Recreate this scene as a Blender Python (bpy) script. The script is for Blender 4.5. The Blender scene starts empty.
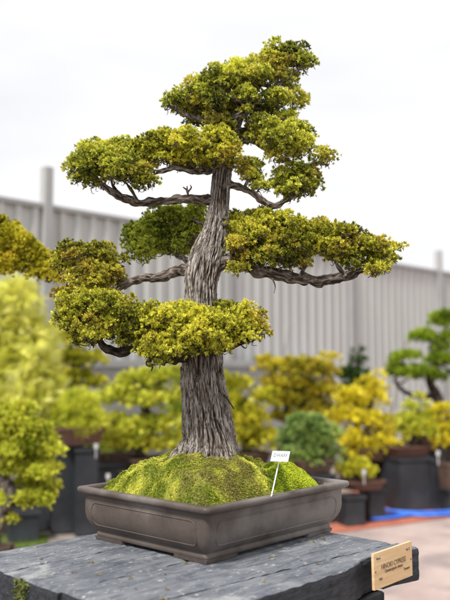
import bpy, math
import numpy as np
from mathutils import Vector, noise as mn

C = bpy.context.scene.collection
SC = bpy.context.scene
F = 789.0; TH = math.atan(65/789.0); EYE = 1.30
ct, st = math.cos(TH), math.sin(TH)

def ray(px, py):
    x = px-225.0; u = 300.0-py
    return np.array([x, F*ct-u*st, F*st+u*ct])
def U(px, py, d):                       # point of that picture direction at world depth d
    r = ray(px, py); r = r*(d/r[1]); return np.array([r[0], r[1], r[2]+EYE])
def UZ(px, py, z):                      # ... at world height z
    r = ray(px, py); r = r*((z-EYE)/r[2]); return np.array([r[0], r[1], z])
def unit(v):
    v = np.asarray(v, float); return v/np.linalg.norm(v)

# ------------------------------------------------------------------ mesh helpers
def mesh_obj(name, V, Fs, mat, parent=None, col=None, smooth=False, vec=None, scal=None, loc=None):
    V = np.asarray(V, dtype=np.float32).reshape(-1, 3)
    off = np.zeros(3)
    if parent is not None: off = np.array(parent['_o'])
    elif loc is not None: off = np.array(loc)
    me = bpy.data.meshes.new(name)
    if isinstance(Fs, np.ndarray):
        n, k = Fs.shape
        me.vertices.add(len(V)); me.vertices.foreach_set('co', (V-off).astype(np.float32).ravel())
        me.loops.add(n*k); me.loops.foreach_set('vertex_index', Fs.astype(np.int32).ravel())
        me.polygons.add(n); me.polygons.foreach_set('loop_start', np.arange(0, n*k, k, dtype=np.int32))
        me.polygons.foreach_set('loop_total', np.full(n, k, dtype=np.int32))
        me.update(calc_edges=True)
    else:
        me.from_pydata((V-off).tolist(), [], [list(map(int, f)) for f in Fs]); me.update()
    if smooth: me.polygons.foreach_set('use_smooth', [True]*len(me.polygons))
    if col is not None:
        a = me.color_attributes.new('Col', 'FLOAT_COLOR', 'POINT')
        c = np.ones((len(V), 4), np.float32); c[:, :3] = col; a.data.foreach_set('color', c.ravel())
    if vec is not None:
        a = me.attributes.new('bco', 'FLOAT_VECTOR', 'POINT'); a.data.foreach_set('vector', np.asarray(vec, np.float32).ravel())
    if scal is not None:
        a = me.attributes.new('rdg', 'FLOAT', 'POINT'); a.data.foreach_set('value', np.asarray(scal, np.float32).ravel())
    me.materials.append(mat)
    o = bpy.data.objects.new(name, me); C.objects.link(o)
    if parent is not None: o.parent = parent
    elif loc is not None: o.location = loc
    return o
def tag(o, label=None, cat=None, group=None, kind=None):
    if label: o['label'] = label
    if cat: o['category'] = cat
    if group: o['group'] = group
    if kind: o['kind'] = kind
    return o
def thing(name, label, cat, loc, group=None):
    o = bpy.data.objects.new(name, None); C.objects.link(o); o.location = tuple(float(x) for x in loc)
    o['_o'] = [float(x) for x in loc]; o.empty_display_size = .1
    return tag(o, label, cat, group)

class MB:
    def __init__(s): s.v = []; s.f = []
    def add(s, V, Fs):
        n = len(s.v); s.v += [tuple(map(float, p)) for p in V]; s.f += [[i+n for i in f] for f in Fs]; return s
    def box(s, c, ax, ay, hx, hy, z0, z1, bev=0.0):      # box round plan centre c, half sizes along unit plan axes
        c = np.array([c[0], c[1], 0.]); ax = np.array([ax[0], ax[1], 0.]); ay = np.array([ay[0], ay[1], 0.])
        def ring(ix, z):
            b = min(bev, .3*min(hx, hy))
            pts = []
            for sx, sy, first in ((-1,-1,0),(1,-1,1),(1,1,0),(-1,1,1)):
                X = (hx-ix); Y = (hy-ix)
                if b <= 0: q = [(sx*X, sy*Y)]
                else:
                    p1 = (sx*X, sy*(Y-b)); p2 = (sx*(X-b), sy*Y)
                    q = [p1, p2] if (sx*sy > 0) else [p2, p1]
                for a, d in q: pts.append(c+ax*a+ay*d+np.array([0, 0, z]))
            return pts
        e = bev*.7
        zs = [(e, z0), (0, z0+e), (0, z1-e), (e, z1)] if bev > 0 else [(0, z0), (0, z1)]
        rs = [ring(i, z) for i, z in zs]; n = len(rs[0]); V = sum(rs, []); Fs = []
        for k in range(len(rs)-1):
            for j in range(n): Fs.append([k*n+j, k*n+(j+1) % n, (k+1)*n+(j+1) % n, (k+1)*n+j])
        Fs.append(list(range(n))[::-1]); Fs.append([(len(rs)-1)*n+j for j in range(n)])
        return s.add(V, Fs)
    def build(s, name, mat, parent=None, smooth=False, **k):
        return mesh_obj(name, np.array(s.v), s.f, mat, parent, smooth=smooth, **k)

def spline(P, n):
    P = np.asarray(P, float); m = len(P)
    if m == 2: t = np.linspace(0, 1, n)[:, None]; return P[0]*(1-t)+P[1]*t
    Q = np.vstack([2*P[0]-P[1], P, 2*P[-1]-P[-2]]); out = []
    for s in np.linspace(0, m-1-1e-6, n):
        i = int(s); t = s-i; a, b, c, d = Q[i:i+4]
        out.append(.5*((2*b)+(-a+c)*t+(2*a-5*b+4*c-d)*t*t+(-a+3*b-3*c+d)*t**3))
    return np.array(out)
def tube(P, R, n=24, seg=8, disp=None, seed=0., cap=True, gnarl=0.):
    """swept tube through P with radii R; returns V, quads, bark coords, ridge"""
    PR = spline(np.hstack([np.asarray(P, float), np.asarray(R, float)[:, None]]), n)
    P = PR[:, :3]; R = np.maximum(PR[:, 3], 1e-4)
    if gnarl:
        ends = np.minimum(1, np.arange(n)/(n*.12))[:, None]
        G = np.array([[mn.noise(Vector(tuple(p*f+o))) for o in (3., 17., 31.)] for p in P for f in (30.,)]); P = P+G*R[:, None]*gnarl*ends
        R = R*(1+.30*np.array([mn.noise(Vector(tuple(p*75.))) for p in P]))
    T = np.gradient(P, axis=0); T /= np.linalg.norm(T, axis=1)[:, None]+1e-12
    nrm = np.cross(T[0], [0, 1, 0.3]); nrm = unit(nrm); L = 0
    V = []; B = []; S = []
    for i in range(n):
        nrm = unit(nrm-T[i]*np.dot(nrm, T[i])); bn = np.cross(T[i], nrm)
        if i: L += np.linalg.norm(P[i]-P[i-1])
        for j in range(seg):
            a = 2*math.pi*j/seg; cu, su = math.cos(a), math.sin(a)
            r = R[i]; bc = (cu*r+seed, su*r, L); s = .5
            if disp: r, s = disp(r, a, L, i/(n-1), bc)
            V.append(P[i]+(nrm*cu+bn*su)*r); B.append(bc); S.append(s)
    Fs = [[i*seg+j, i*seg+(j+1) % seg, (i+1)*seg+(j+1) % seg, (i+1)*seg+j] for i in range(n-1) for j in range(seg)]
    if cap:
        V += [P[0], P[-1]]; B += [B[0], B[-1]]; S += [.5, .5]; k = n*seg
        for j in range(seg):
            Fs.append([k, (j+1) % seg, j, k]); Fs.append([k+1, (n-1)*seg+j, (n-1)*seg+(j+1) % seg, k+1])
    Fs = [f if f[0] != f[-1] else f[:3] for f in Fs]
    return V, Fs, B, S
class Bark:
    def __init__(s): s.v = []; s.f = []; s.b = []; s.s = []
    def tube(s, *a, **k):
        V, Fs, B, S = tube(*a, **k); n = len(s.v)
        s.v += V; s.f += [[i+n for i in f] for f in Fs]; s.b += B; s.s += S; return s
    def build(s, name, mat, parent): return mesh_obj(name, np.array(s.v), s.f, mat, parent, smooth=True, vec=s.b, scal=s.s)

# ------------------------------------------------------------------ materials
def mat(name):
    m = bpy.data.materials.new(name); m.use_nodes = True; nt = m.node_tree; b = nt.nodes['Principled BSDF']
    return m, nt, b
def N(nt, t, **k):
    n = nt.nodes.new(t)
    for a, v in k.items():
        if a in n.inputs.keys(): n.inputs[a].default_value = v
        else: setattr(n, a, v)
    return n
def ramp(nt, src, stops):
    r = nt.nodes.new('ShaderNodeValToRGB'); e = r.color_ramp.elements
    while len(e) < len(stops): e.new(.5)
    for x, (p, c) in zip(e, stops): x.position = p; x.color = (*c, 1)
    nt.links.new(src, r.inputs[0]); return r.outputs[0]
def mix(nt, fac, a, b, mode='MIX'):
    m = nt.nodes.new('ShaderNodeMix'); m.data_type = 'RGBA'; m.blend_type = mode
    for k, s in ((0, fac), (6, a), (7, b)):
        if hasattr(s, 'links'): nt.links.new(s, m.inputs[k])
        elif k == 0: m.inputs[0].default_value = s
        else: m.inputs[k].default_value = (*s, 1)
    return m.outputs[2]
def bump(nt, b, src, st_, dist):
    n = N(nt, 'ShaderNodeBump'); n.inputs['Strength'].default_value = st_; n.inputs['Distance'].default_value = dist
    nt.links.new(src, n.inputs['Height']); nt.links.new(n.outputs[0], b.inputs['Normal'])
def noisy(name, c1, c2, scale=8., rough=.7, bstr=.3, bdist=.003, bscale=None, spec=.3, c3=None, sc3=1.5, space='Object', stretch=(1, 1, 1), metal=0.):
    m, nt, b = mat(name); tc = N(nt, 'ShaderNodeTexCoord'); mp = N(nt, 'ShaderNodeMapping'); mp.inputs['Scale'].default_value = stretch
    nt.links.new(tc.outputs[space], mp.inputs[0])
    n = N(nt, 'ShaderNodeTexNoise', Scale=scale, Detail=6., Roughness=.6); nt.links.new(mp.outputs[0], n.inputs['Vector'])
    col = ramp(nt, n.outputs[0], [(.32, c1), (.68, c2)])
    if c3:
        n3 = N(nt, 'ShaderNodeTexNoise', Scale=sc3, Detail=5.); nt.links.new(mp.outputs[0], n3.inputs['Vector'])
        f = ramp(nt, n3.outputs[0], [(.5, (0, 0, 0)), (.68, (1, 1, 1))]); col = mix(nt, f, col, c3)
    nt.links.new(col, b.inputs['Base Color']); b.inputs['Roughness'].default_value = rough
    b.inputs['Specular IOR Level'].default_value = spec; b.inputs['Metallic'].default_value = metal
    n2 = N(nt, 'ShaderNodeTexNoise', Scale=bscale or scale*6, Detail=4.); nt.links.new(mp.outputs[0], n2.inputs['Vector'])
    bump(nt, b, n2.outputs[0], bstr, bdist); return m

def leaf_mat(name, transl=.27):
    m, nt, b = mat(name); a = N(nt, 'ShaderNodeAttribute', attribute_name='Col')
    nt.links.new(a.outputs[0], b.inputs['Base Color']); b.inputs['Roughness'].default_value = .55
    b.inputs['Specular IOR Level'].default_value = .25
    t = N(nt, 'ShaderNodeBsdfTranslucent'); nt.links.new(a.outputs[0], t.inputs[0])
    x = N(nt, 'ShaderNodeMixShader'); x.inputs[0].default_value = transl
    nt.links.new(b.outputs[0], x.inputs[1]); nt.links.new(t.outputs[0], x.inputs[2])
    nt.links.new(x.outputs[0], nt.nodes['Material Output'].inputs[0]); return m
M_leaf = leaf_mat('leaf'); M_moss = leaf_mat('moss', .25); M_far = leaf_mat('sunlit_leaf', .42)

def bark_mat(name, dark, mid, light, rs=1.0):
    m, nt, b = mat(name)
    a = N(nt, 'ShaderNodeAttribute', attribute_name='bco'); r = N(nt, 'ShaderNodeAttribute', attribute_name='rdg')
    mp = N(nt, 'ShaderNodeMapping'); mp.inputs['Scale'].default_value = (1, 1, .12); nt.links.new(a.outputs['Vector'], mp.inputs[0])
    n = N(nt, 'ShaderNodeTexNoise', Scale=190., Detail=6., Roughness=.65, Distortion=.6); nt.links.new(mp.outputs[0], n.inputs['Vector'])
    mp2 = N(nt, 'ShaderNodeMapping'); mp2.inputs['Scale'].default_value = (1, 1, .4); nt.links.new(a.outputs['Vector'], mp2.inputs[0])
    n2 = N(nt, 'ShaderNodeTexNoise', Scale=35., Detail=4.); nt.links.new(mp2.outputs[0], n2.inputs['Vector'])
    ad = N(nt, 'ShaderNodeMath', operation='MULTIPLY_ADD'); nt.links.new(n.outputs[0], ad.inputs[0]); ad.inputs[1].default_value = .9; nt.links.new(r.outputs['Fac'], ad.inputs[2])
    su = N(nt, 'ShaderNodeMath', operation='SUBTRACT'); nt.links.new(ad.outputs[0], su.inputs[0]); su.inputs[1].default_value = .45
    mp3 = N(nt, 'ShaderNodeMapping'); mp3.inputs['Scale'].default_value = (1, 1, .07); nt.links.new(a.outputs['Vector'], mp3.inputs[0])
    n3 = N(nt, 'ShaderNodeTexNoise', Scale=150., Detail=3., Roughness=.5, Distortion=1.2); nt.links.new(mp3.outputs[0], n3.inputs['Vector'])
    s3 = N(nt, 'ShaderNodeMath', operation='SUBTRACT'); nt.links.new(n3.outputs[0], s3.inputs[0]); s3.inputs[1].default_value = .5
    a3 = N(nt, 'ShaderNodeMath', operation='ABSOLUTE'); nt.links.new(s3.outputs[0], a3.inputs[0])
    crack = ramp(nt, a3.outputs[0], [(.006, (1, 1, 1)), (.035, (0, 0, 0))])
    c = ramp(nt, su.outputs[0], [(.34, dark), (.56, mid), (.84, light)])
    c = mix(nt, crack, c, mix(nt, .8, c, dark))
    f = ramp(nt, n2.outputs[0], [(.45, (0, 0, 0)), (.7, (1, 1, 1))])
    c = mix(nt, f, c, mix(nt, .45, c, (.12, .08, .055)))
    nt.links.new(c, b.inputs['Base Color']); b.inputs['Roughness'].default_value = .85; b.inputs['Specular IOR Level'].default_value = .2
    sb = N(nt, 'ShaderNodeMath', operation='MULTIPLY_ADD'); nt.links.new(crack, sb.inputs[0]); sb.inputs[1].default_value = -.5; nt.links.new(su.outputs[0], sb.inputs[2])
    bump(nt, b, sb.outputs[0], 1., .0018); return m
M_bark = bark_mat('hinoki_bark', (.032, .023, .017), (.135, .112, .096), (.42, .385, .35))
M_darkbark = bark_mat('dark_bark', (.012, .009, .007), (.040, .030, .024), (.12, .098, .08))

# ------------------------------------------------------------------ foliage
rng = np.random.default_rng(7)
def fan_template(r):
    """one flattened fan of scale leaves: a handful of ridged lozenges on forking axes; x outward, length 1"""
    Q = []; tip = []
    def loz(x, y, a, L, W, z):
        ca, sa = math.cos(a), math.sin(a)
        def p(u, v, w): return (x+ca*u-sa*v, y+sa*u+ca*v, z+w)
        Q.append([p(0, 0, 0), p(L*.55, W, -.02+r.uniform(-.05, .05)), p(L, 0, r.uniform(-.1, .08)), p(L*.55, -W, -.02+r.uniform(-.05, .05)), p(L*.5, 0, .07)])
        tip.append([x, x+L*.55, x+L, x+L*.55, x+L*.5])
    loz(0, 0, 0, .4, .07, 0)
    for s in (.2, .42, .62):
        for sg in (-1, 1):
            a = sg*r.uniform(.55, .95); L = r.uniform(.3, .44)*(1.15-s*.4)
            z = r.uniform(-.12, .12)
            loz(s, 0, a, L, .12, z); loz(s+math.cos(a)*L*.55, math.sin(a)*L*.55, a*.35+r.uniform(-.2, .2), L*.75, .1, z+r.uniform(-.08, .1))
    loz(.62, 0, r.uniform(-.2, .2), .38, .12, .03)
    return np.array(Q), np.clip(np.array(tip), 0, 1)
def needle_template(r):
    Q = []; tip = []
    for k in range(16):
        d = unit([r.uniform(.25, 1), r.uniform(-.8, .8), r.uniform(-.8, .8)]); s = unit(np.cross(d, r.normal(size=3)))*.035
        L = r.uniform(.7, 1); Q.append([(0, 0, 0), d*L*.5+s, d*L, d*L*.5-s, d*L*.5+np.cross(d, s)*.4]); tip.append([0, .5, 1, .5, .5])
    return np.array([[np.array(p, float) for p in q] for q in Q]), np.array(tip)
def strap_template(r):
    Q = []; tip = []
    for k in range(7):
        y = r.uniform(-.25, .25); a = r.uniform(-.3, .3); L = r.uniform(.6, 1)
        d = np.array([math.cos(a), math.sin(a), 0]); s = np.array([-d[1], d[0], 0])*.016; b = np.array([0, y*.3, 0])
        Q.append([b, b+d*L*.5+s, b+d*L+[0, 0, -.25], b+d*L*.5-s, b+d*L*.5+[0, 0, .02]]); tip.append([0, .5, 1, .5, .5])
    return np.array([[np.array(p, float) for p in q] for q in Q]), np.array(tip)
def tuft_template(r):
    """a small cupped rosette of overlapping scale sprays"""
    Q = []; tip = []
    for k in range(19):
        a = 6.283*k/19*2.618+r.uniform(-.3, .3); th = r.uniform(.15, 1.25); d = np.array([math.cos(th), math.sin(th)*math.cos(a), math.sin(th)*math.sin(a)])
        L = r.uniform(.55, 1.)*(1.05-.25*th); s_ = unit(np.cross(d, unit([1, r.uniform(-.6, .6), r.uniform(-.6, .6)])))*r.uniform(.10, .17)*L; b = d*.08; m = d*L*.62
        up_ = np.cross(d, s_)*.35
        Q.append([b, m+s_, d*L+up_*.8, m-s_, m+up_]); tip.append([0, .6, 1, .6, .7])
    return np.array([[np.array(p, float) for p in q] for q in Q]), np.array(tip)
TPL = {'tuft': [tuft_template(rng) for _ in range(8)], 'fan': [fan_template(rng) for _ in range(8)], 'needle': [needle_template(rng) for _ in range(5)], 'strap': [strap_template(rng) for _ in range(5)]}
LOZ = np.array([[0, 1, 4], [1, 2, 4], [2, 3, 4], [3, 0, 4]])
def vnoise(P, f, s=0.):
    return np.array([mn.noise(Vector((p[0]*f+s, p[1]*f, p[2]*f))) for p in P])
def make_leaves(clumps, length, per, tone, kind='fan', down=.35, updir=.35, flat=.85, jitter=.5, droop=0., stray=0.):
    """clumps: n x 4 (centre, radius); tone: (inner, mid, tip, accent) colours"""
    cl = np.asarray(clumps, float); n = len(cl); cnt = np.maximum(6, (per*(cl[:, 3]/np.mean(cl[:, 3]))**2).astype(int))
    idx = np.repeat(np.arange(n), cnt); m = len(idx)
    D = rng.normal(size=(m, 3)); D /= np.linalg.norm(D, axis=1)[:, None]
    low = D[:, 2] < -down; D[low, 2] *= -1
    rad = cl[idx, 3]*(rng.uniform(.45, 1.0, m)**.6 if kind != 'tuft' else np.where(rng.random(m) < .3, rng.uniform(.3, .8, m), rng.uniform(.88, 1.08, m)))*np.where(rng.random(m) < stray, rng.uniform(1.1, 1.55, m), 1.)
    P = cl[idx, :3]+D*rad[:, None]*np.array([1, 1, flat])
    X = D*1.0+np.array([0, 0, updir])+rng.normal(size=(m, 3))*jitter; X[:, 2] -= droop
    X /= np.linalg.norm(X, axis=1)[:, None]
    Yv = np.cross(X, rng.normal(size=(m, 3))); Yv /= np.linalg.norm(Yv, axis=1)[:, None]; Zv = np.cross(X, Yv)
    L = length*rng.uniform(.65, 1.2, m)
    cn = vnoise(cl[:, :3], 11., 3.)[idx]*.75; cr = rng.uniform(-.2, .2, n)[idx]; sr = rng.uniform(-.3, .3, m)
    up = D[:, 2]
    inner, midc, tipc, acc = [np.array(c, float) for c in tone]
    Vs = []; Cs = []; Fs = []; base = 0
    which = rng.integers(0, len(TPL[kind]), m)
    for t, (Q, tp) in enumerate(TPL[kind]):
        s = np.where(which == t)[0]
        if not len(s): continue
        q = Q.reshape(-1, 3); tt = tp.reshape(-1)
        W = P[s][:, None, :]+L[s][:, None, None]*(q[None, :, 0:1]*X[s][:, None, :]+q[None, :, 1:2]*Yv[s][:, None, :]+q[None, :, 2:3]*Zv[s][:, None, :])
        k = len(q)
        lr = np.repeat(rng.uniform(-.18, .18, (len(s), k//5)), 5, axis=1)
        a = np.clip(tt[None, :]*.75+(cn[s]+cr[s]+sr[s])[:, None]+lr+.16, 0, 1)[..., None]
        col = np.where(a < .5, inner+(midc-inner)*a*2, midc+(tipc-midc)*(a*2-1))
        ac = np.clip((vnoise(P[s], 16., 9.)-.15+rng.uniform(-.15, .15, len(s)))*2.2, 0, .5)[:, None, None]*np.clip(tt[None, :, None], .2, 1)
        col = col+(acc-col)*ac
        Vs.append(W.reshape(-1, 3)); Cs.append(col.reshape(-1, 3))
        nl = len(s)*(k//5); f = (LOZ[None]+np.arange(nl)[:, None, None]*5).reshape(-1, 3)+base; Fs.append(f); base += len(s)*k
    return np.vstack(Vs), np.vstack(Fs), np.vstack(Cs)
def fill(ells, rc, gap, rseed=None, hollow=.45, mx=4000, shrink=.75, rough=0.):
    """clump centres: dart throwing inside a set of ellipsoids (c, radii)"""
    pts = []
    vol = [max(1e-9, e[1][0]*e[1][1]*e[1][2]) for e in ells]; pr = np.array(vol)/sum(vol)
    tries = int(sum(vol)*4.19/(gap**3)*14)+200
    for _ in range(min(tries, mx*20)):
        e = ells[rng.choice(len(ells), p=pr)]; d = rng.normal(size=3); d /= np.linalg.norm(d); r = rng.uniform(hollow, 1)**.5
        rr = np.maximum(np.array(e[1])-rc*shrink, .15*np.array(e[1])); p = np.array(e[0])+d*r*rr*(1+(abs(rng.normal())*rough if rng.random() < .35 else 0))
        g = gap*rng.uniform(.8, 1.25)
        if pts and np.min(np.sum((np.array(pts)-p)**2, axis=1)) < g*g: continue
        pts.append(p)
        if len(pts) > mx: break
    return [(*p, rc*rng.uniform(.6, 1.4)) for p in pts]
def pads_px(pads, d0):
    """(cx,cy,rx,ry[,dz[,rd]]) in photo units at depth d0 -> ellipsoids"""
    out = []
    for p in pads:
        cx, cy, rx, ry = p[:4]; dz = p[4] if len(p) > 4 else 0.; d = d0+dz; k = d/F
        rd = p[5] if len(p) > 5 else min(max(rx, ry)*k*.9, .11*d0/1.94)
        out.append((U(cx, cy, d), (rx*k, rd, ry*k)))
    return out

def branch_disp(amp):
    def f(r, a, L, t, bc):
        v = Vector((bc[0]*170, bc[1]*170, bc[2]*48)); n1 = 1-2.6*abs(mn.noise(v)); v2 = Vector((bc[0]*40, bc[1]*40, bc[2]*42)); n2 = mn.noise(v2)
        return r*(1+amp*n1*.4+amp*n2*1.0), .40+.36*n1
    return f
def twig(bk, a, b, r0, r1):
    m = (a+b)/2+rng.normal(size=3)*np.linalg.norm(b-a)*.13-np.array([0, 0, .004])
    bk.tube([a, m, b], [r0, (r0+r1)/2, r1], n=6, seg=5, cap=False, seed=rng.uniform(0, 9))

# ================================================================== THE BONSAI
D0 = 1.94; K = D0/F
root = thing('hinoki_bonsai', 'old cypress bonsai with thick grey trunk and tiered yellow-green foliage in the brown tray pot', 'bonsai tree', U(208, 452, D0))

def knots(pts):
    return [np.array(p) for p in pts]
TR = [(207, 474, 37), (207, 461, 34), (208, 450, 30), (208.5, 438, 26), (207, 420, 23.8), (206, 400, 21.8), (203.5, 373, 20.2), (202, 348, 18.6), (201, 322, 17.2), (200.8, 303, 15.8), (201.6, 283, 15.6), (205, 266, 15.8), (209.6, 250, 14.8), (214.6, 234, 12.2), (218.5, 216, 10.5), (220, 200, 9.3), (221.5, 180, 9.0), (225, 160, 8.2), (229, 142, 7.4), (235, 122, 6.3), (246, 101, 4.8), (261, 82, 3.2), (277, 64, 1.6)]
dzt = lambda py: -.03*math.sin((452-py)/410*5)
Pt = [U(x, y, D0+dzt(y)) for x, y, r in TR]; Rt = [r*K for x, y, r in TR]
Ltot = sum(np.linalg.norm(Pt[i]-Pt[i-1]) for i in range(1, len(Pt)))
def trunk_disp(r, a, L, t, bc):
    u = a; tw = L*1.2
    cu, su = math.cos(u+tw), math.sin(u+tw)
    base = max(0., 1-L/.09)
    lob = math.sin(3*u+1.0)*.06+math.sin(5*u+2.2)*.05+math.sin(8*u+.5)*.03
    wob = mn.noise(Vector((cu*1.3, su*1.3, L*7)))*.10
    # long fibrous plates, two sizes, with narrow fissures
    w = mn.noise(Vector((cu*2.2, su*2.2, L*16)))*.55
    f1 = abs(mn.noise(Vector((cu*5.2+w, su*5.2+w, L*8))))
    f2 = abs(mn.noise(Vector((cu*13+w*2, su*13, L*15+5))))
    f3 = abs(mn.noise(Vector((cu*27, su*27+w*3, L*34+9))))
    fis = min(1., f1*5.)*.50+min(1., f2*4.2)*.36+min(1., f3*3.2)*.14
    f = mn.noise(Vector((cu*30, su*30, L*60)))
    am = .0048*min(1., r/.035)+.0010
    rr = r*(1+lob*(.25+1.9*base)+wob)+(fis-.72)*am*2.0+f*.0012
    return rr, .1+.75*fis+.12*f
bk = Bark(); bk.tube(Pt, Rt, n=460, seg=210, disp=trunk_disp)
bk.build('trunk', M_bark, root)

# dead knots on the trunk
def knot(px, py, rpx, side):
    c = U(px, py, D0+dzt(py)-side*K); o = Bark()
    r = rpx*K; n = 14; V = []; seg = 22; Fs = []; prof = [(1.5, .0), (1.35, .35), (1.0, .62), (.72, .55), (.5, .1), (.2, -.25)]
    ring = []
    for i, (q, h) in enumerate(prof):
        for j in range(seg):
            a = 2*math.pi*j/seg; w = 1+.16*mn.noise(Vector((math.cos(a)*1.5+px, math.sin(a)*1.5, q)))*2
            V.append(c+np.array([math.cos(a)*q*r*w*.8, -h*r, math.sin(a)*q*r*w])); ring.append(.55 if h > .3 else .05+(.35 if i == 0 else 0))
    for i in range(len(prof)-1):
        for j in range(seg): Fs.append([i*seg+j, i*seg+(j+1) % seg, (i+1)*seg+(j+1) % seg, (i+1)*seg+j])
    Fs.append([(len(prof)-1)*seg+j for j in range(seg)])
    mesh_obj('knot', np.array(V), Fs, M_bark, root, smooth=True, vec=[(v[0]-c[0], v[2]-c[2], 0) for v in V], scal=ring)
knot(197, 378, 2.6, 19.5); knot(224, 222, 4.2, 9.5)

# tones: inner, mid, tip, accent
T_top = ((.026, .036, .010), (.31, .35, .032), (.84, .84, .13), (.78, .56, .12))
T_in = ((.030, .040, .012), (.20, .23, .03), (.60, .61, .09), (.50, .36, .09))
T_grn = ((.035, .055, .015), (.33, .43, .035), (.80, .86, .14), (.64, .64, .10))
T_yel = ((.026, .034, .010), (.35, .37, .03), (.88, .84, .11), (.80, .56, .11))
def B(pts, dz0=0., dz1=0.):
    n = len(pts); return [U(p[0], p[1], D0+dz0+(dz1-dz0)*i/(n-1)+(p[3] if len(p) > 3 else 0)) for i, p in enumerate(pts)], [p[2]*K for p in pts]

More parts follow.
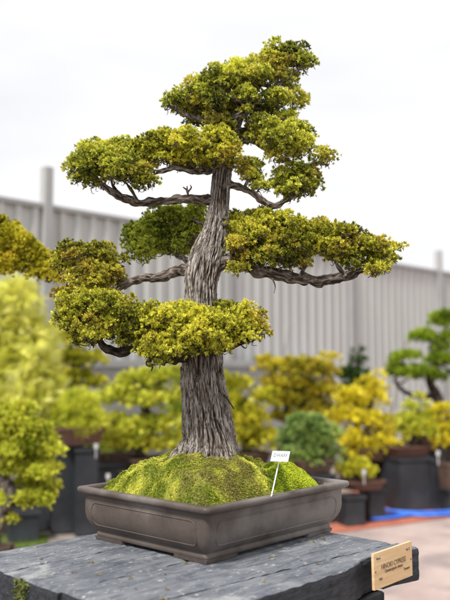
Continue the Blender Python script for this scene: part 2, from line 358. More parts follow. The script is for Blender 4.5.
groups = [
 # label of branch, branches [(pts, dz0, dz1)], pads, tone
 dict(br=[([(235,122,4.5),(250,104,3.5),(265,92,2.6),(288,78,2),(303,66,1.4)],0,-.02), ([(262,82,2.6),(268,68,2),(280,54,1.2)],0,.01), ([(262,84,2.2),(285,92,1.8),(300,98,1.2)],0,.03)],
      pads=[(276,58,17,14),(290,56,18,11,.02),(302,63,15,8,-.01),(262,72,20,13),(282,78,17,12),(246,78,22,13,-.02),(298,99,12,11,.02),(276,98,15,9,-.03)], tone=T_top),
 dict(br=[([(232,128,4.5),(212,122,4),(196,118,3),(181,112,2.4),(168,104,1.5)],0,-.03), ([(243,105,3),(226,92,2.4),(210,86,1.6)],0,-.04)],
      pads=[(180,102,20,12,-.01),(205,96,17,15,-.02),(208,86,20,10,.02),(228,84,24,15,0),(236,70,14,9,.02),(196,108,20,9,.03),(218,104,12,8,-.05),(246,96,13,7,-.06)], tone=T_top),
 dict(br=[([(232,132,3),(222,122,2.2),(208,118,1.4)],.01,.02), ([(238,116,3),(250,110,2.2),(266,108,1.2)],.01,.03), ([(233,128,3),(246,130,2),(258,134,1.2)],.01,.04), ([(240,112,2),(234,100,1.4),(226,94,.9)],0,-.02)],
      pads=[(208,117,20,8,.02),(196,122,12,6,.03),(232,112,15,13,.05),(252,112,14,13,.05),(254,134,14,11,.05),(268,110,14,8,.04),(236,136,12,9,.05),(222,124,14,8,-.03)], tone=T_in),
 dict(br=[([(230,140,4.5),(246,138,3.5),(262,146,3),(285,160,2.6),(305,165,2),(320,162,1.2)],0,0), ([(246,138,2.5),(265,126,2),(285,118,1.2)],0,-.04)],
      pads=[(286,128,18,15,0),(298,146,17,14,-.01),(276,142,20,17,-.04),(262,126,12,9,-.05),(302,130,9,9,.03),(322,157,12,10,0),(256,140,10,8,-.02),(247,112,8,7,-.05),(290,114,9,7,.04)], tone=T_top),
 dict(br=[([(228,184,5),(240,187,4),(255,195,3.6),(272,206,3.4),(284,202,2.6),(300,192,1.6)],0,-.02), ([(244,189,2.4),(250,178,1.6),(258,170,1)],0,0)],
      pads=[(297,182,23,16,-.01),(284,188,12,10,-.03),(308,176,12,9,.02),(252,172,15,12,.01),(262,187,10,9,0),(246,160,8,6,-.01),(237,152,8,7,-.04)], tone=T_top),
 dict(br=[([(219,198,5.5),(204,201,5.2),(188,198,4.8),(166,201,4.6),(146,203,4.4),(126,199,4),(113,192,3.6),(100,183,2.6),(88,172,1.4)],0,-.05), ([(138,202,1.8),(131,190,1.5),(124,180,1)],-.04,-.05), ([(122,196,2.),(112,184,1.6),(112,168,1)],-.04,-.03), ([(188,197,1.3),(187,191,1),(183,187,.7)],-.02,-.03), ([(187,193,1.1),(191,188,.8),(190,185,.5)],-.02,-.03), ([(187,192,1.),(187,186,.5)],-.02,-.02)],
      pads=[(84,168,19,14,-.05),(104,160,24,16,-.04),(122,168,22,16,-.08),(124,152,22,12,-.02),(98,150,18,9,.02),(140,156,16,14,-.03),(96,184,10,8,-.04),(80,178,11,7,-.03)], tone=T_top),
 dict(br=[([(223,165,4.5),(208,170,4),(192,171,3.4),(175,168,2.8),(158,172,2)],0,-.06), ([(160,172,1.2),(150,178,.9),(148,190,.6)],-.06,-.06), ([(158,172,1.2),(146,180,.8),(137,189,.6)],-.06,-.06)],
      pads=[(156,150,19,16,-.04),(180,146,22,16,-.05),(170,140,16,9,0),(205,146,24,17,-.06),(226,150,14,13,-.08),(190,158,28,12,-.02),(216,160,18,8,-.05),(218,138,14,10,-.06),(148,168,12,10,-.05),(146,183,10,6,-.06),(137,188,7,5,-.06)], tone=T_yel),
 dict(br=[([(210,246,4.5),(203,236,3.5),(193,240,3),(178,240,2.4),(160,246,1.6)],.01,.10), ([(196,268,3.5),(186,260,3),(176,254,2.4),(168,246,1.6)],.02,.10), ([(205,225,2.2),(190,220,1.8),(176,222,1.2)],.03,.1)],
      pads=[(170,222,25,15,.10),(190,228,20,20,.09),(152,236,24,17,.10),(142,248,16,14,.09),(176,244,24,14,.11),(196,214,12,10,.08)], tone=T_grn),
 dict(br=[([(208,268,8),(222,263,8.5),(236,261,8),(250,266,7),(272,273,6.4),(300,278,5.8),(325,281,5.6),(345,277,4.8),(362,270,3.6),(378,262,2.2)],-.02,-.06), ([(262,270,3),(258,258,2.4),(254,246,1.6)],-.04,-.05), ([(300,277,3),(305,264,2.4),(306,252,1.6)],-.05,-.05), ([(345,277,3),(338,266,2),(334,256,1.2)],-.06,-.04), ([(272,278,.9),(275,286,.8),(274,293,.6)],-.06,-.07), ([(228,260,3),(236,246,2.2),(240,234,1.4)],-.01,.03)],
      pads=[(245,230,19,18,0),(240,244,14,14,-.06),(268,234,28,20,-.02),(252,258,16,9,-.06),(290,240,26,24,-.06),(276,256,22,12,-.08),(315,240,27,18,-.03),(298,262,16,9,-.05),(340,246,24,18,-.05),(366,250,22,16,-.05),(386,252,17,14,-.05),(372,268,20,9,-.06),(356,262,14,9,-.07),(242,270,8,8,-.08),(262,219,20,9,.05),(330,234,22,11,.03),(234,218,9,11,.03)], tone=T_yel),
 dict(br=[([(204,276,8),(192,272,7),(180,271,6),(165,276,5.2),(148,277,4.6),(134,281,4.2),(123,283,3.6),(110,278,2.6),(96,270,1.8)],-.01,.02), ([(130,282,2.5),(122,288,2),(116,294,1.4)],0,0), ([(86,284,1.6),(74,290,1.2),(62,293,.8)],.02,0)],
      pads=[(84,258,28,14,.02),(104,266,19,17,.01),(72,270,20,16,.02),(92,278,26,15,0),(110,280,14,11,.01),(64,294,9,6,0),(76,290,14,8,0)], tone=((.03,.036,.010),(.31,.31,.03),(.76,.70,.10),(.62,.34,.08))),
 dict(br=[([(203,343,8),(200,352,7),(186,356,5.5),(172,359,6),(160,354,4),(146,353,3.6),(134,348,3.4),(124,351,4.6),(112,351,4.8),(103,345,3.4),(96,336,2)],-.03,-.13), ([(160,356,3.5),(150,350,3),(141,343,2)],-.09,-.12), ([(200,352,4),(218,350,3.5),(236,345,2.6),(250,338,1.6)],-.05,-.11), ([(150,358,3.2),(148,364,3),(153,366,1.8)],-.1,-.1)],
      pads=[(80,318,23,21,-.11),(100,312,26,20,-.10),(72,312,16,14,-.08),(124,322,24,20,-.13),(92,334,22,12,-.12),(150,326,24,20,-.13),(134,332,22,17,-.12),(154,346,22,13,-.15),(178,332,26,22,-.14),(176,350,18,9,-.15),(205,330,26,20,-.14),(212,346,20,11,-.13),(236,326,22,20,-.11),(254,328,15,16,-.09),(110,302,22,10,-.04),(190,314,26,10,-.06),(226,312,20,9,-.05),(160,362,9,5,-.14)], tone=T_yel),
]
for g in groups:
    bk = Bark(); cen = []
    for pts, a, b in g['br']:
        P, R = B(pts, a, b); big = R[0] > .008
        bk.tube(P, [r*.88 for r in R], n=130 if big else 40, seg=34 if big else 10, disp=branch_disp(.40 if big else .3), seed=rng.uniform(0, 5), gnarl=.6)
        cen.append(spline(P, 40)[8 if big else 2:])
    cen = np.vstack(cen)
    cl = fill(pads_px(g['pads'], D0), 5.9*K, 8.3*K, hollow=.3, shrink=.5, rough=.18)
    cl = [c for c in cl if rng.random() > .06]
    nodes = [p for p in cen]; todo = sorted(cl, key=lambda c: np.min(np.linalg.norm(cen-np.array(c[:3]), axis=1)))
    for c in todo:                                     # twigs fork from branch to clump to clump
        c3 = np.array(c[:3])-np.array([0, 0, c[3]*.35]); A_ = np.array(nodes); d = np.linalg.norm(A_-c3, axis=1); j = int(np.argmin(d+np.where(A_[:, 2] > c3[2]+.012, .03, 0)))
        if d[j] < .14: twig(bk, A_[j], c3, .0019 if j < len(cen) else .0014, .0010)
        nodes.append(c3)
        for _ in range(2):
            q = c3+unit(rng.normal(size=3)+np.array([0, 0, -.3]))*c[3]*rng.uniform(.7, 1.1); twig(bk, c3, q, .0011, .0005)
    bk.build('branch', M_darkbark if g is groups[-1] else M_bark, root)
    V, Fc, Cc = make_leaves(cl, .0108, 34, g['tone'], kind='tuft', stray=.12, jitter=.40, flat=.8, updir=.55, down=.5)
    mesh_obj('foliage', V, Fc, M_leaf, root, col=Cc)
# a thin dead twig on the trunk's right flank
bk = Bark(); P, R = B([(222,392,1.1),(228,400,.9),(234,409,.6)], -.04, -.05); bk.tube(P, R, n=14, seg=6); bk.build('dead_twig', M_bark, root)

# ================================================================== POT
zr = EYE-.292
Fp, Lp, Rp = UZ(207, 508.5, zr), UZ(75.5, 486, zr), UZ(350.5, 480.5, zr)
ea = unit(Lp-Fp); eb = unit(Rp-Fp)
mid = unit(ea+eb); px_ = np.array([-mid[1], mid[0], 0.])      # orthogonalise symmetrically
if np.dot(px_, ea) < 0: px_ = -px_
ea = unit(mid+px_); eb = unit(mid-px_)
LA = np.linalg.norm(Lp-Fp); LB = np.linalg.norm(Rp-Fp); pc = Fp+ea*LA/2+eb*LB/2; pc[2] = zr
print('pot', LA, LB, 'angle', math.degrees(math.atan2(eb[1], eb[0])), pc)
M_clay = noisy('unglazed_clay', (.066, .052, .045), (.105, .085, .074), scale=16, rough=.5, bstr=.45, bdist=.0014, bscale=190, spec=.35, c3=(.20, .18, .165), sc3=6)
pot = thing('bonsai_pot', 'shallow rectangular brown clay tray pot with rounded panels, on the grey table', 'pot', (pc[0], pc[1], zr-.126))
def rrect(inset, z, rad=.014, nseg=7, LA=LA, LB=LB):
    a, b = LA/2-inset, LB/2-inset; r = max(.004, rad-inset*.1); out = []
    for sx, sy, t0 in ((1, 1, 0), (-1, 1, 90), (-1, -1, 180), (1, -1, 270)):
        for i in range(nseg):
            t = math.radians(t0+90*i/(nseg-1)); x = sx*(a-r)+r*math.cos(t); y = sy*(b-r)+r*math.sin(t)
            out.append(pc+ea*x+eb*y+np.array([0, 0, z]))
    return out
def loft(rings, close_last=True):
    V = []; Fs = []; n = len(rings[0])
    for r in rings: V += r
    for i in range(len(rings)-1):
        for j in range(n): Fs.append([i*n+j, i*n+(j+1) % n, (i+1)*n+(j+1) % n, (i+1)*n+j])
    if close_last: Fs.append([(len(rings)-1)*n+j for j in range(n)])
    return V, Fs
prof = [(.013, -.0192), (.0145, -.024), (.0148, -.034), (.0145, -.045), (.0145, -.056), (.0155, -.066), (.018, -.076), (.0225, -.086), (.029, -.095), (.036, -.102), (.0385, -.1045), (.0385, -.106), (.0365, -.1075), (.036, -.1165), (.038, -.118)]
V, Fs = loft([rrect(i, z) for i, z in prof]); mesh_obj('body', V, Fs, M_clay, pot, smooth=True)
rim = [(.030, -.035), (.024, -.030), (.021, -.006), (.019, -.0015), (.0165, 0), (.006, 0), (.0025, -.0008), (.0006, -.003), (0, -.0065), (.0006, -.011), (.0025, -.0135), (.007, -.0155), (.0105, -.0175), (.0125, -.0195)]
V, Fs = loft([rrect(i, z) for i, z in rim], False); mesh_obj('rim', V, Fs, M_clay, pot, smooth=True)
def inset_at(z):
    zz = [p[1] for p in prof][::-1]; ii = [p[0] for p in prof][::-1]; return float(np.interp(z, zz, ii))
for axis, sgn in ((0, -1), (1, -1), (0, 1), (1, 1)):
    half = (LB if axis == 0 else LA)/2; pts = []
    h0, h1 = -.0345, -.0875; r = .017; w = half-.047
    for cx, cz, t0 in ((w-r, h0-r, 0), (-(w-r), h0-r, 90), (-(w-r), h1+r, 180), (w-r, h1+r, 270)):
        for i in range(9):
            t = math.radians(t0+90*i/8); pts.append((cx+r*math.cos(t), cz+r*math.sin(t)))
    dense = []
    for i in range(len(pts)):
        p, q = pts[i], pts[(i+1) % len(pts)]; m = max(1, int(math.hypot(q[0]-p[0], q[1]-p[1])/.01))
        for k in range(m): dense.append((p[0]+(q[0]-p[0])*k/m, p[1]+(q[1]-p[1])*k/m))
    full = (LA if axis == 0 else LB)/2; nrm = (ea if axis == 0 else eb)*sgn; tan = eb if axis == 0 else ea
    ctr = [pc+nrm*(full-inset_at(z)+.0004)+tan*s+np.array([0, 0, z]) for s, z in dense]
    V = []; Fs = []; n = len(ctr); seg = 6
    for i in range(n):
        T = unit(ctr[(i+1) % n]-ctr[i-1]); s2 = np.cross(T, nrm)
        for j in range(seg): a = 2*math.pi*j/seg; V.append(ctr[i]+nrm*math.cos(a)*.0011+s2*math.sin(a)*.0017)
    for i in range(n):
        for j in range(seg): Fs.append([i*seg+j, i*seg+(j+1) % seg, ((i+1) % n)*seg+(j+1) % seg, ((i+1) % n)*seg+j])
    mesh_obj('panel_moulding', V, Fs, M_clay, pot, smooth=True)
for sa in (-1, 1):
    for sb in (-1, 1):
        mb = MB(); i0 = .0352; Lg = .098; th = .05
        ca_, cb_ = (LA/2-i0), (LB/2-i0)
        poly = [(ca_, cb_), (ca_, cb_-Lg), (ca_-th, cb_-Lg-.006), (ca_-th, cb_-th), (ca_-Lg-.006, cb_-th), (ca_-Lg, cb_)]
        tp = [pc+ea*sa*x+eb*sb*y+np.array([0, 0, -.1165]) for x, y in poly]; bt = [pc+ea*sa*(x-.002)+eb*sb*(y-.002)+np.array([0, 0, -.1252]) for x, y in poly]
        n = 6; mb.add(tp+bt, [[j, (j+1) % n, n+(j+1) % n, n+j] for j in range(n)]+[[0, 1, 2, 3, 4, 5], [11, 10, 9, 8, 7, 6]])
        mb.build('foot', M_clay, pot)
# soil + moss
M_soil = noisy('potting_soil', (.035, .026, .018), (.11, .085, .06), scale=160, rough=.95, bstr=1, bdist=.004, bscale=240)
V = rrect(.0235, -.012); n = len(V); V = V+[pc+np.array([0, 0, -.011])]
tag(mesh_obj('potting_soil', V, [[j, (j+1) % n, n] for j in range(n)], M_soil, loc=(pc[0], pc[1], zr-.012)), 'dark gritty soil showing between the moss and the rim of the brown tray pot', 'soil', kind='stuff')
tb = U(208, 452, D0)
def inside(x, y, m):
    d = np.array([x-pc[0], y-pc[1]]); a = d@ea[:2]; b = d@eb[:2]; return min(LA/2-m-abs(a), LB/2-m-abs(b))
def h_main(x, y):
    dx = (x-tb[0]); dy = (y-tb[1]); rx = .252 if dx < 0 else .20; ry = .29 if dy < 0 else .2
    r = (abs(dx/rx)**2.3+abs(dy/ry)**2.3)**(1/2.3)
    h = .085*(1-r**2.3)+.012*mn.noise(Vector((x*17, y*17, 0)))+.009*mn.noise(Vector((x*55, y*55, 3)))+.004*mn.noise(Vector((x*130, y*130, 3)))+.008
    return h if r < 1.08 else -1
c2 = U(282, 478, 1.93)
def h_side(x, y):
    dx = x-c2[0]; dy = y-c2[1]; r = math.sqrt((dx/(.115 if dx > 0 else .10))**2+(dy/.13)**2)
    h = .066*(1-r**2.0)+.011*mn.noise(Vector((x*28, y*28, 7)))+.006*mn.noise(Vector((x*70, y*70, 1)))+.004
    return h if r < 1.1 else -1
def moss(hf, name, label, tone, ntuft, seed, accf):
    r = np.random.default_rng(seed); st_ = .0055; A = int(LA/st_); Bn = int(LB/st_); idx = {}; V = []; Fs = []; cols = []
    z0 = zr-.014
    def H(x, y):
        e = inside(x, y, .0215); h = hf(x, y)
        if e <= 0 or h <= 0: return None
        return z0+h*min(1, (e/.045))**.55 if h > 0 else None
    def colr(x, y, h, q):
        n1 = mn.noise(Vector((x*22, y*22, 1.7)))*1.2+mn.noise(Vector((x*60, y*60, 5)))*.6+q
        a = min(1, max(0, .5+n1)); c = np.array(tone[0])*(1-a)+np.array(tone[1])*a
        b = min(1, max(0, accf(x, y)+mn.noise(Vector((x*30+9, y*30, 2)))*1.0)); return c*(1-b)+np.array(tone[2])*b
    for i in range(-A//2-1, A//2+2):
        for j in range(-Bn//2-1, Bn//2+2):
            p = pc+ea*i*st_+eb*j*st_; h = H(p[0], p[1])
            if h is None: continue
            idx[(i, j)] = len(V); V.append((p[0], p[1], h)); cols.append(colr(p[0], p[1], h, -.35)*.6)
    for (i, j), k in idx.items():
        q = [(i, j), (i+1, j), (i+1, j+1), (i, j+1)]
        if all(t in idx for t in q): Fs.append([idx[t] for t in q])
    nb = len(V); V = list(V); cols = list(cols); FF = [f for f in Fs]
    keys = list(idx.values()); T = []; n = 0
    base = np.array(V)
    pick = r.integers(0, nb, ntuft)
    for k in pick:
        b = base[k]; x = b[0]+r.uniform(-st_, st_)*.6; y = b[1]+r.uniform(-st_, st_)*.6; h = H(x, y)
        if h is None: continue
        g = np.array([mn.noise(Vector((x*90, y*90, 3.))), mn.noise(Vector((x*90, y*90, 8.)))])
        L = r.uniform(.0022, .0050); c = colr(x, y, h, r.uniform(-.25, .3)); hx = H(x+.003, y); hy = H(x, y+.003)
        nn = np.array([-(hx-h)/.003 if hx else 0, -(hy-h)/.003 if hy else 0, 1.]); nn[:2] += g*.8; nn = unit(nn)
        P0 = np.array([x, y, h-.0008])
        for q in range(4):
            d = unit(nn+r.normal(size=3)*.55); s = unit(np.cross(d, r.normal(size=3)))*L*.22; m = len(V)
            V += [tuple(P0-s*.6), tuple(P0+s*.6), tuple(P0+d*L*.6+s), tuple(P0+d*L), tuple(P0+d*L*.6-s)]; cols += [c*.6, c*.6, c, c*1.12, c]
            FF.append([m, m+1, m+2, m+3, m+4])
    o = mesh_obj(name, V, FF, M_moss, col=np.array(cols), loc=(tb[0], tb[1], z0)); tag(o, label, 'moss', kind='stuff'); return o
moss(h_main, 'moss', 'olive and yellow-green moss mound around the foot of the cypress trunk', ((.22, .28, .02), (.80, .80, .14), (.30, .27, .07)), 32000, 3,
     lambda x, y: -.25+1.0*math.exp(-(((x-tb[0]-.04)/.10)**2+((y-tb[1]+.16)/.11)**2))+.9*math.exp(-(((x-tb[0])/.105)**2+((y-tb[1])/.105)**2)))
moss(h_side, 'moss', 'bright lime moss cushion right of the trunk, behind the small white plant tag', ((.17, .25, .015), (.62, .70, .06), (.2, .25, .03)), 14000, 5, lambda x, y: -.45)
# loose grit along the inside of the rim
r_ = np.random.default_rng(9); mb = MB()
for _ in range(420):
    side = r_.integers(0, 4); t = r_.uniform(-1, 1); e = r_.uniform(.0245, .04)
    a, b = (((LA/2-e)*(1 if side == 0 else -1), t*(LB/2-e)) if side < 2 else (t*(LA/2-e), (LB/2-e)*(1 if side == 2 else -1)))
    p = pc+ea*a+eb*b; s = r_.uniform(.0012, .003); q = r_.normal(size=(4, 3))*s+p+np.array([0, 0, -.0095])
    mb.add(q, [[0, 1, 2], [0, 2, 3], [0, 3, 1], [1, 3, 2]])
tag(mb.build('grit', noisy('grit', (.12, .10, .08), (.34, .31, .27), scale=220), loc=(pc[0], pc[1], zr-.012)), 'loose grit and moss crumbs along the inside of the pot rim', 'grit', kind='stuff')

# ================================================================== WRITING helper
def text_mesh(s, size, mat_, parent, o, ex, ey, en, align='CENTER', name='lettering', bold=0., sx=1.):
    cu = bpy.data.curves.new(name, 'FONT'); cu.body = s; cu.size = size; cu.align_x = align; cu.align_y = 'CENTER'; cu.extrude = .0002; cu.offset = bold; cu.resolution_u = 3
    t = bpy.data.objects.new('t', cu); C.objects.link(t); dg = bpy.context.evaluated_depsgraph_get(); me = bpy.data.meshes.new_from_object(t.evaluated_get(dg))
    bpy.data.objects.remove(t); V = np.array([v.co[:] for v in me.vertices]); Fs = [list(p.vertices) for p in me.polygons]
    W = o+V[:, 0:1]*sx*ex+V[:, 1:2]*ey+V[:, 2:3]*en
    return mesh_obj(name, W, Fs, mat_, parent)
M_ink = noisy('ink', (.11, .075, .045), (.17, .12, .075), scale=40, rough=.8, bstr=0)
M_pen = noisy('grey_pen', (.14, .14, .19), (.32, .32, .38), scale=300, rough=.8, bstr=0)
# small white tag in the moss
gb = U(272.5, 491, 1.80); gt = U(281.5, 450, 1.815)
M_white = noisy('white_plastic', (.74, .75, .77), (.84, .85, .87), scale=30, rough=.35, bstr=.05, spec=.5)
tg = thing('plant_tag', 'small white plastic plant tag on a stake, leaning at the edge of the moss', 'plant tag', gb)
up = unit(gt-gb); ex = unit(np.cross(up, [.15, 1, 0])); ex = ex if ex[0] > 0 else -ex; en = unit(np.cross(ex, up)); en = en if en[1] < 0 else -en
def slab(o, ax, ay, an, w0, w1, h0, h1, t, shear=0.):
    P = []
    for dz in (t/2, -t/2):
        for a, b in ((w0, h0), (w1, h0), (w1, h1), (w0, h1)): P.append(o+ax*(a+shear*b)+ay*(b+0*a)+an*dz)
    return P, [[0, 1, 2, 3], [7, 6, 5, 4], [0, 4, 5, 1], [1, 5, 6, 2], [2, 6, 7, 3], [3, 7, 4, 0]]
k2 = 1.8/F; LL = np.linalg.norm(gt-gb)
mb = MB(); mb.add(*slab(gb-up*.012, ex, up, en, -.6*k2, .6*k2, 0, LL-.004+.012, .0016)); mb.build('stake', M_white, tg)
ex2 = unit(ex*.98+up*.10)
ex2 = unit(ex+np.array([0, 0, .20])); up2 = unit(np.array([.22, 0, 1]))
co = U(280.3, 456.3, 1.795)
mb = MB(); mb.add(*slab(co, ex2, up2, en, -8.7*k2, 8.7*k2, -5.2*k2, 5.2*k2, .0014)); mb.build('card', M_white, tg)
text_mesh('DWARF', 5.0*k2, M_pen, tg, co+en*.001+up2*.8*k2, ex2, up2, en, sx=.78)

# ================================================================== TABLE
zt = zr-.126
tdB = unit([1000-225, F/ct, 0]); tdA = np.array([-tdB[1], tdB[0], 0.])
Tr = UZ(419, 549, zt); pA = UZ(20, 577, zt); pB = UZ(45, 542.3, zt)
# local frame: origin right corner, u = -B (to the left front), v = A (to the back)
def uv(p): d = p-Tr; return -(d@tdB), d@tdA
uL = uv(pA)[0]; vW = uv(pB)[1]
print('table', uL, vW, 'front edge v at px(250,597):', uv(UZ(250, 597, zt)), uv(UZ(372, 553, zt)), 'gap', uv(UZ(280, 570, zt)), uv(UZ(387, 545, zt)), uv(UZ(170, 598, zt)), 'back', uv(UZ(327, 534, zt)))
def wood_mat():
    m, nt, b = mat('painted_weathered_skylit_timber')
    tc = N(nt, 'ShaderNodeTexCoord'); mp = N(nt, 'ShaderNodeMapping'); mp.inputs['Rotation'].default_value = (0, 0, -math.atan2(tdB[1], tdB[0]))
    nt.links.new(tc.outputs['Object'], mp.inputs[0])
    s = N(nt, 'ShaderNodeMapping'); s.inputs['Scale'].default_value = (1, 9, 9); nt.links.new(mp.outputs[0], s.inputs[0])
    g = N(nt, 'ShaderNodeTexNoise', Scale=14., Detail=8., Roughness=.65, Distortion=.5); nt.links.new(s.outputs[0], g.inputs['Vector'])
    s2 = N(nt, 'ShaderNodeMapping'); s2.inputs['Scale'].default_value = (1, 2.2, 1); nt.links.new(mp.outputs[0], s2.inputs[0])
    n1 = N(nt, 'ShaderNodeTexNoise', Scale=9., Detail=8., Roughness=.7); nt.links.new(s2.outputs[0], n1.inputs['Vector'])
    n2 = N(nt, 'ShaderNodeTexNoise', Scale=42., Detail=6., Roughness=.75); nt.links.new(s2.outputs[0], n2.inputs['Vector'])
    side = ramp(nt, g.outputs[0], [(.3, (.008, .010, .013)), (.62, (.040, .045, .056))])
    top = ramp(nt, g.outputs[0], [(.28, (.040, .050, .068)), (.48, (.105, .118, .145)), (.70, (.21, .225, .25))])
    f1 = ramp(nt, n1.outputs[0], [(.40, (0, 0, 0)), (.66, (1, 1, 1))]); top = mix(nt, f1, top, mix(nt, .6, top, (.30, .31, .325)))
    f2 = ramp(nt, n2.outputs[0], [(.59, (0, 0, 0)), (.65, (1, 1, 1))]); top = mix(nt, f2, top, (.55, .54, .52))
    f3 = ramp(nt, n2.outputs[0], [(.33, (1, 1, 1)), (.38, (0, 0, 0))]); top = mix(nt, f3, top, (.045, .045, .05))
    n4 = N(nt, 'ShaderNodeTexNoise', Scale=5., Detail=7., Roughness=.7); nt.links.new(mp.outputs[0], n4.inputs['Vector'])
    f4 = ramp(nt, n4.outputs[0], [(.54, (0, 0, 0)), (.60, (1, 1, 1))]); top = mix(nt, f4, top, mix(nt, .55, top, (.07, .08, .10)))
    f5 = ramp(nt, n4.outputs[0], [(.36, (1, 1, 1)), (.42, (0, 0, 0))]); top = mix(nt, f5, top, mix(nt, .55, top, (.46, .46, .45)))
    f6 = ramp(nt, n1.outputs[0], [(.30, (1, 1, 1)), (.38, (0, 0, 0))]); top = mix(nt, f6, top, mix(nt, .5, top, (.17, .17, .08)))
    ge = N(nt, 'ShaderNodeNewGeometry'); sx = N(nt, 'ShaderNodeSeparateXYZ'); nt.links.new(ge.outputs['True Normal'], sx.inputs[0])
    fz = ramp(nt, sx.outputs[2], [(.45, (0, 0, 0)), (.8, (1, 1, 1))])  # upward faces paler: bleaching and dust, plus sky sheen put into the colour
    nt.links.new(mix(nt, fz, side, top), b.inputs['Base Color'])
    rr = ramp(nt, n1.outputs[0], [(.35, (.5, .5, .5)), (.65, (.75, .75, .75))]); nt.links.new(rr, b.inputs['Roughness']); b.inputs['Specular IOR Level'].default_value = .35
    ad = N(nt, 'ShaderNodeMath', operation='ADD'); nt.links.new(g.outputs[0], ad.inputs[0]); nt.links.new(n2.outputs[0], ad.inputs[1])
    bump(nt, b, ad.outputs[0], 1., .004); return m
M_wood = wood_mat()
M_beam = noisy('dark_beam', (.012, .013, .015), (.04, .042, .048), scale=12, rough=.8, bstr=.5, bdist=.003)
tbl_c = Tr-tdB*uL/2+tdA*vW/2
tbl = thing('display_table', 'weathered blue-grey plank table carrying the potted cypress', 'table', (tbl_c[0], tbl_c[1], 0))
def plank(v0, v1, u0, u1, seed, th=.078, edge=None, far=None):
    r = np.random.default_rng(seed); nu, nv = 190, 22; V = []; Fs = []
    def prm(i, j):
        u = u0+(u1-u0)*i/nu; s = j/nv
        lo = v0+(edge(u) if edge else 0); hi = far(u) if far else v1; return u, lo+(hi-lo)*s
    def row(i, z, ins, nz):
        out = []
        for j in range(nv+1):
            u, v = prm(i, j); dz = 0
            e = min((v-v0 if not edge else v-v0-edge(u)), (far(u) if far else v1)-v, (u-u0), (u1-u))
            e = max(e, 0); q = Vector((u*14+seed, v*50, 0)); rough = mn.noise(q)*.0011+mn.noise(Vector((u*40, v*160, seed)))*.0006
            rnd = .004*math.exp(-e/.0025)*(1+.9*mn.noise(Vector((u*30, seed, v*20))))
            out.append(Tr-tdB*u+tdA*v+np.array([0, 0, z+nz*(rough-rnd)]))
        return out
    top = []; bot = []
    for i in range(nu+1): top += row(i, 0, 0, 1)
    for i in range(nu+1): bot += row(i, -th, 0, -.5)
    n1 = len(top); w = nv+1; V = top+bot
    for i in range(nu):
        for j in range(nv):
            a = i*w+j; Fs.append([a, a+w, a+w+1, a+1]); Fs.append([n1+a, n1+a+1, n1+a+w+1, n1+a+w])
    # side walls with rough sawn relief, several rows high
    def wall(ids, nrm):
        H = 8; ring = []; base = len(V)
        for h in range(H+1):
            if h == 0: ring.append(list(ids)); continue
            if h == H: ring.append([n1+k for k in ids]); continue
            rr_ = []
            for k in ids:
                t = V[k]; b = V[n1+k]; s = h/H; p = t*(1-s)+b*s
                d = (mn.noise(Vector((p[0]*6, p[1]*6, p[2]*60+seed)))*.0022+mn.noise(Vector((p[0]*60, p[1]*60, p[2]*130)))*.0015+.0015)
                rr_.append(len(V)); V.append(p+nrm*d)
            ring.append(rr_)
        for h in range(H):
            for k in range(len(ids)-1): Fs.append([ring[h][k], ring[h][k+1], ring[h+1][k+1], ring[h+1][k]])
    wall([i*w for i in range(nu+1)], -tdA); wall([i*w+nv for i in range(nu+1)][::-1], tdA)
    wall([j for j in range(nv+1)][::-1], tdB); wall([nu*w+j for j in range(nv+1)], -tdB)
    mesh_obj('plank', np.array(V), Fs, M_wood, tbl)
e1 = lambda u: .012+.030*math.exp(-((u-.12)/.10)**2)+.005*mn.noise(Vector((u*9, 0, 4)))+.003*mn.noise(Vector((u*40, 2, 4)))
g1_ = lambda u: .076+.072*u+.003*mn.noise(Vector((u*12, 5, 4)))
g2_ = lambda u: g1_(u)+.0075+.004*mn.noise(Vector((u*40, 5, 9)))
PL = [(0, .1, -.022, uL, 1, e1, g1_), (0, .300, -.012, uL-.004, 2, g2_, None), (.305, .50, -.004, uL+.002, 3, None, None), (.505, vW, .006, uL-.003, 4, None, None)]
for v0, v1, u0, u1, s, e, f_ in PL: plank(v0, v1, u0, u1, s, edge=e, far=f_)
mb = MB()
for uu in (.14, uL-.2): mb.box(Tr-tdB*uu+tdA*vW/2, tdB, tdA, .045, vW/2-.03, zt-.165, zt-.081, .004)
mb.build('cross_beam', M_beam, tbl)
for uu in (.14, uL-.2):
    for vv in (.09, vW-.09): MB().box(Tr-tdB*uu+tdA*vv, tdB, tdA, .045, .045, 0.002, zt-.167, .004).build('leg', M_beam, tbl)
MB().box(Tr-tdB*uL/2+tdA*vW/2, tdB, tdA, uL/2-.2, .04, .25, .34, .004).build('stretcher', M_beam, tbl)
# moss stain on the sawn front-left edge
mb = MB(); r_ = np.random.default_rng(4)
for _ in range(700):
    p = Tr-tdB*(uL+.0055)+tdA*(uv(UZ(24, 578, zt))[1]+r_.normal()*.010)+np.array([0, 0, -.004-abs(r_.normal())*.028]); s = .003
    q = p+r_.normal(size=(3, 3))*s; mb.add(q, [[0, 1, 2]])
tag(mb.build('moss', noisy('stain_moss', (.06, .075, .02), (.17, .19, .05), scale=60, rough=.9), loc=tuple(Tr-tdB*uL)), 'thin streak of green moss growing in a crack on the sawn edge of the table', 'moss', kind='stuff')
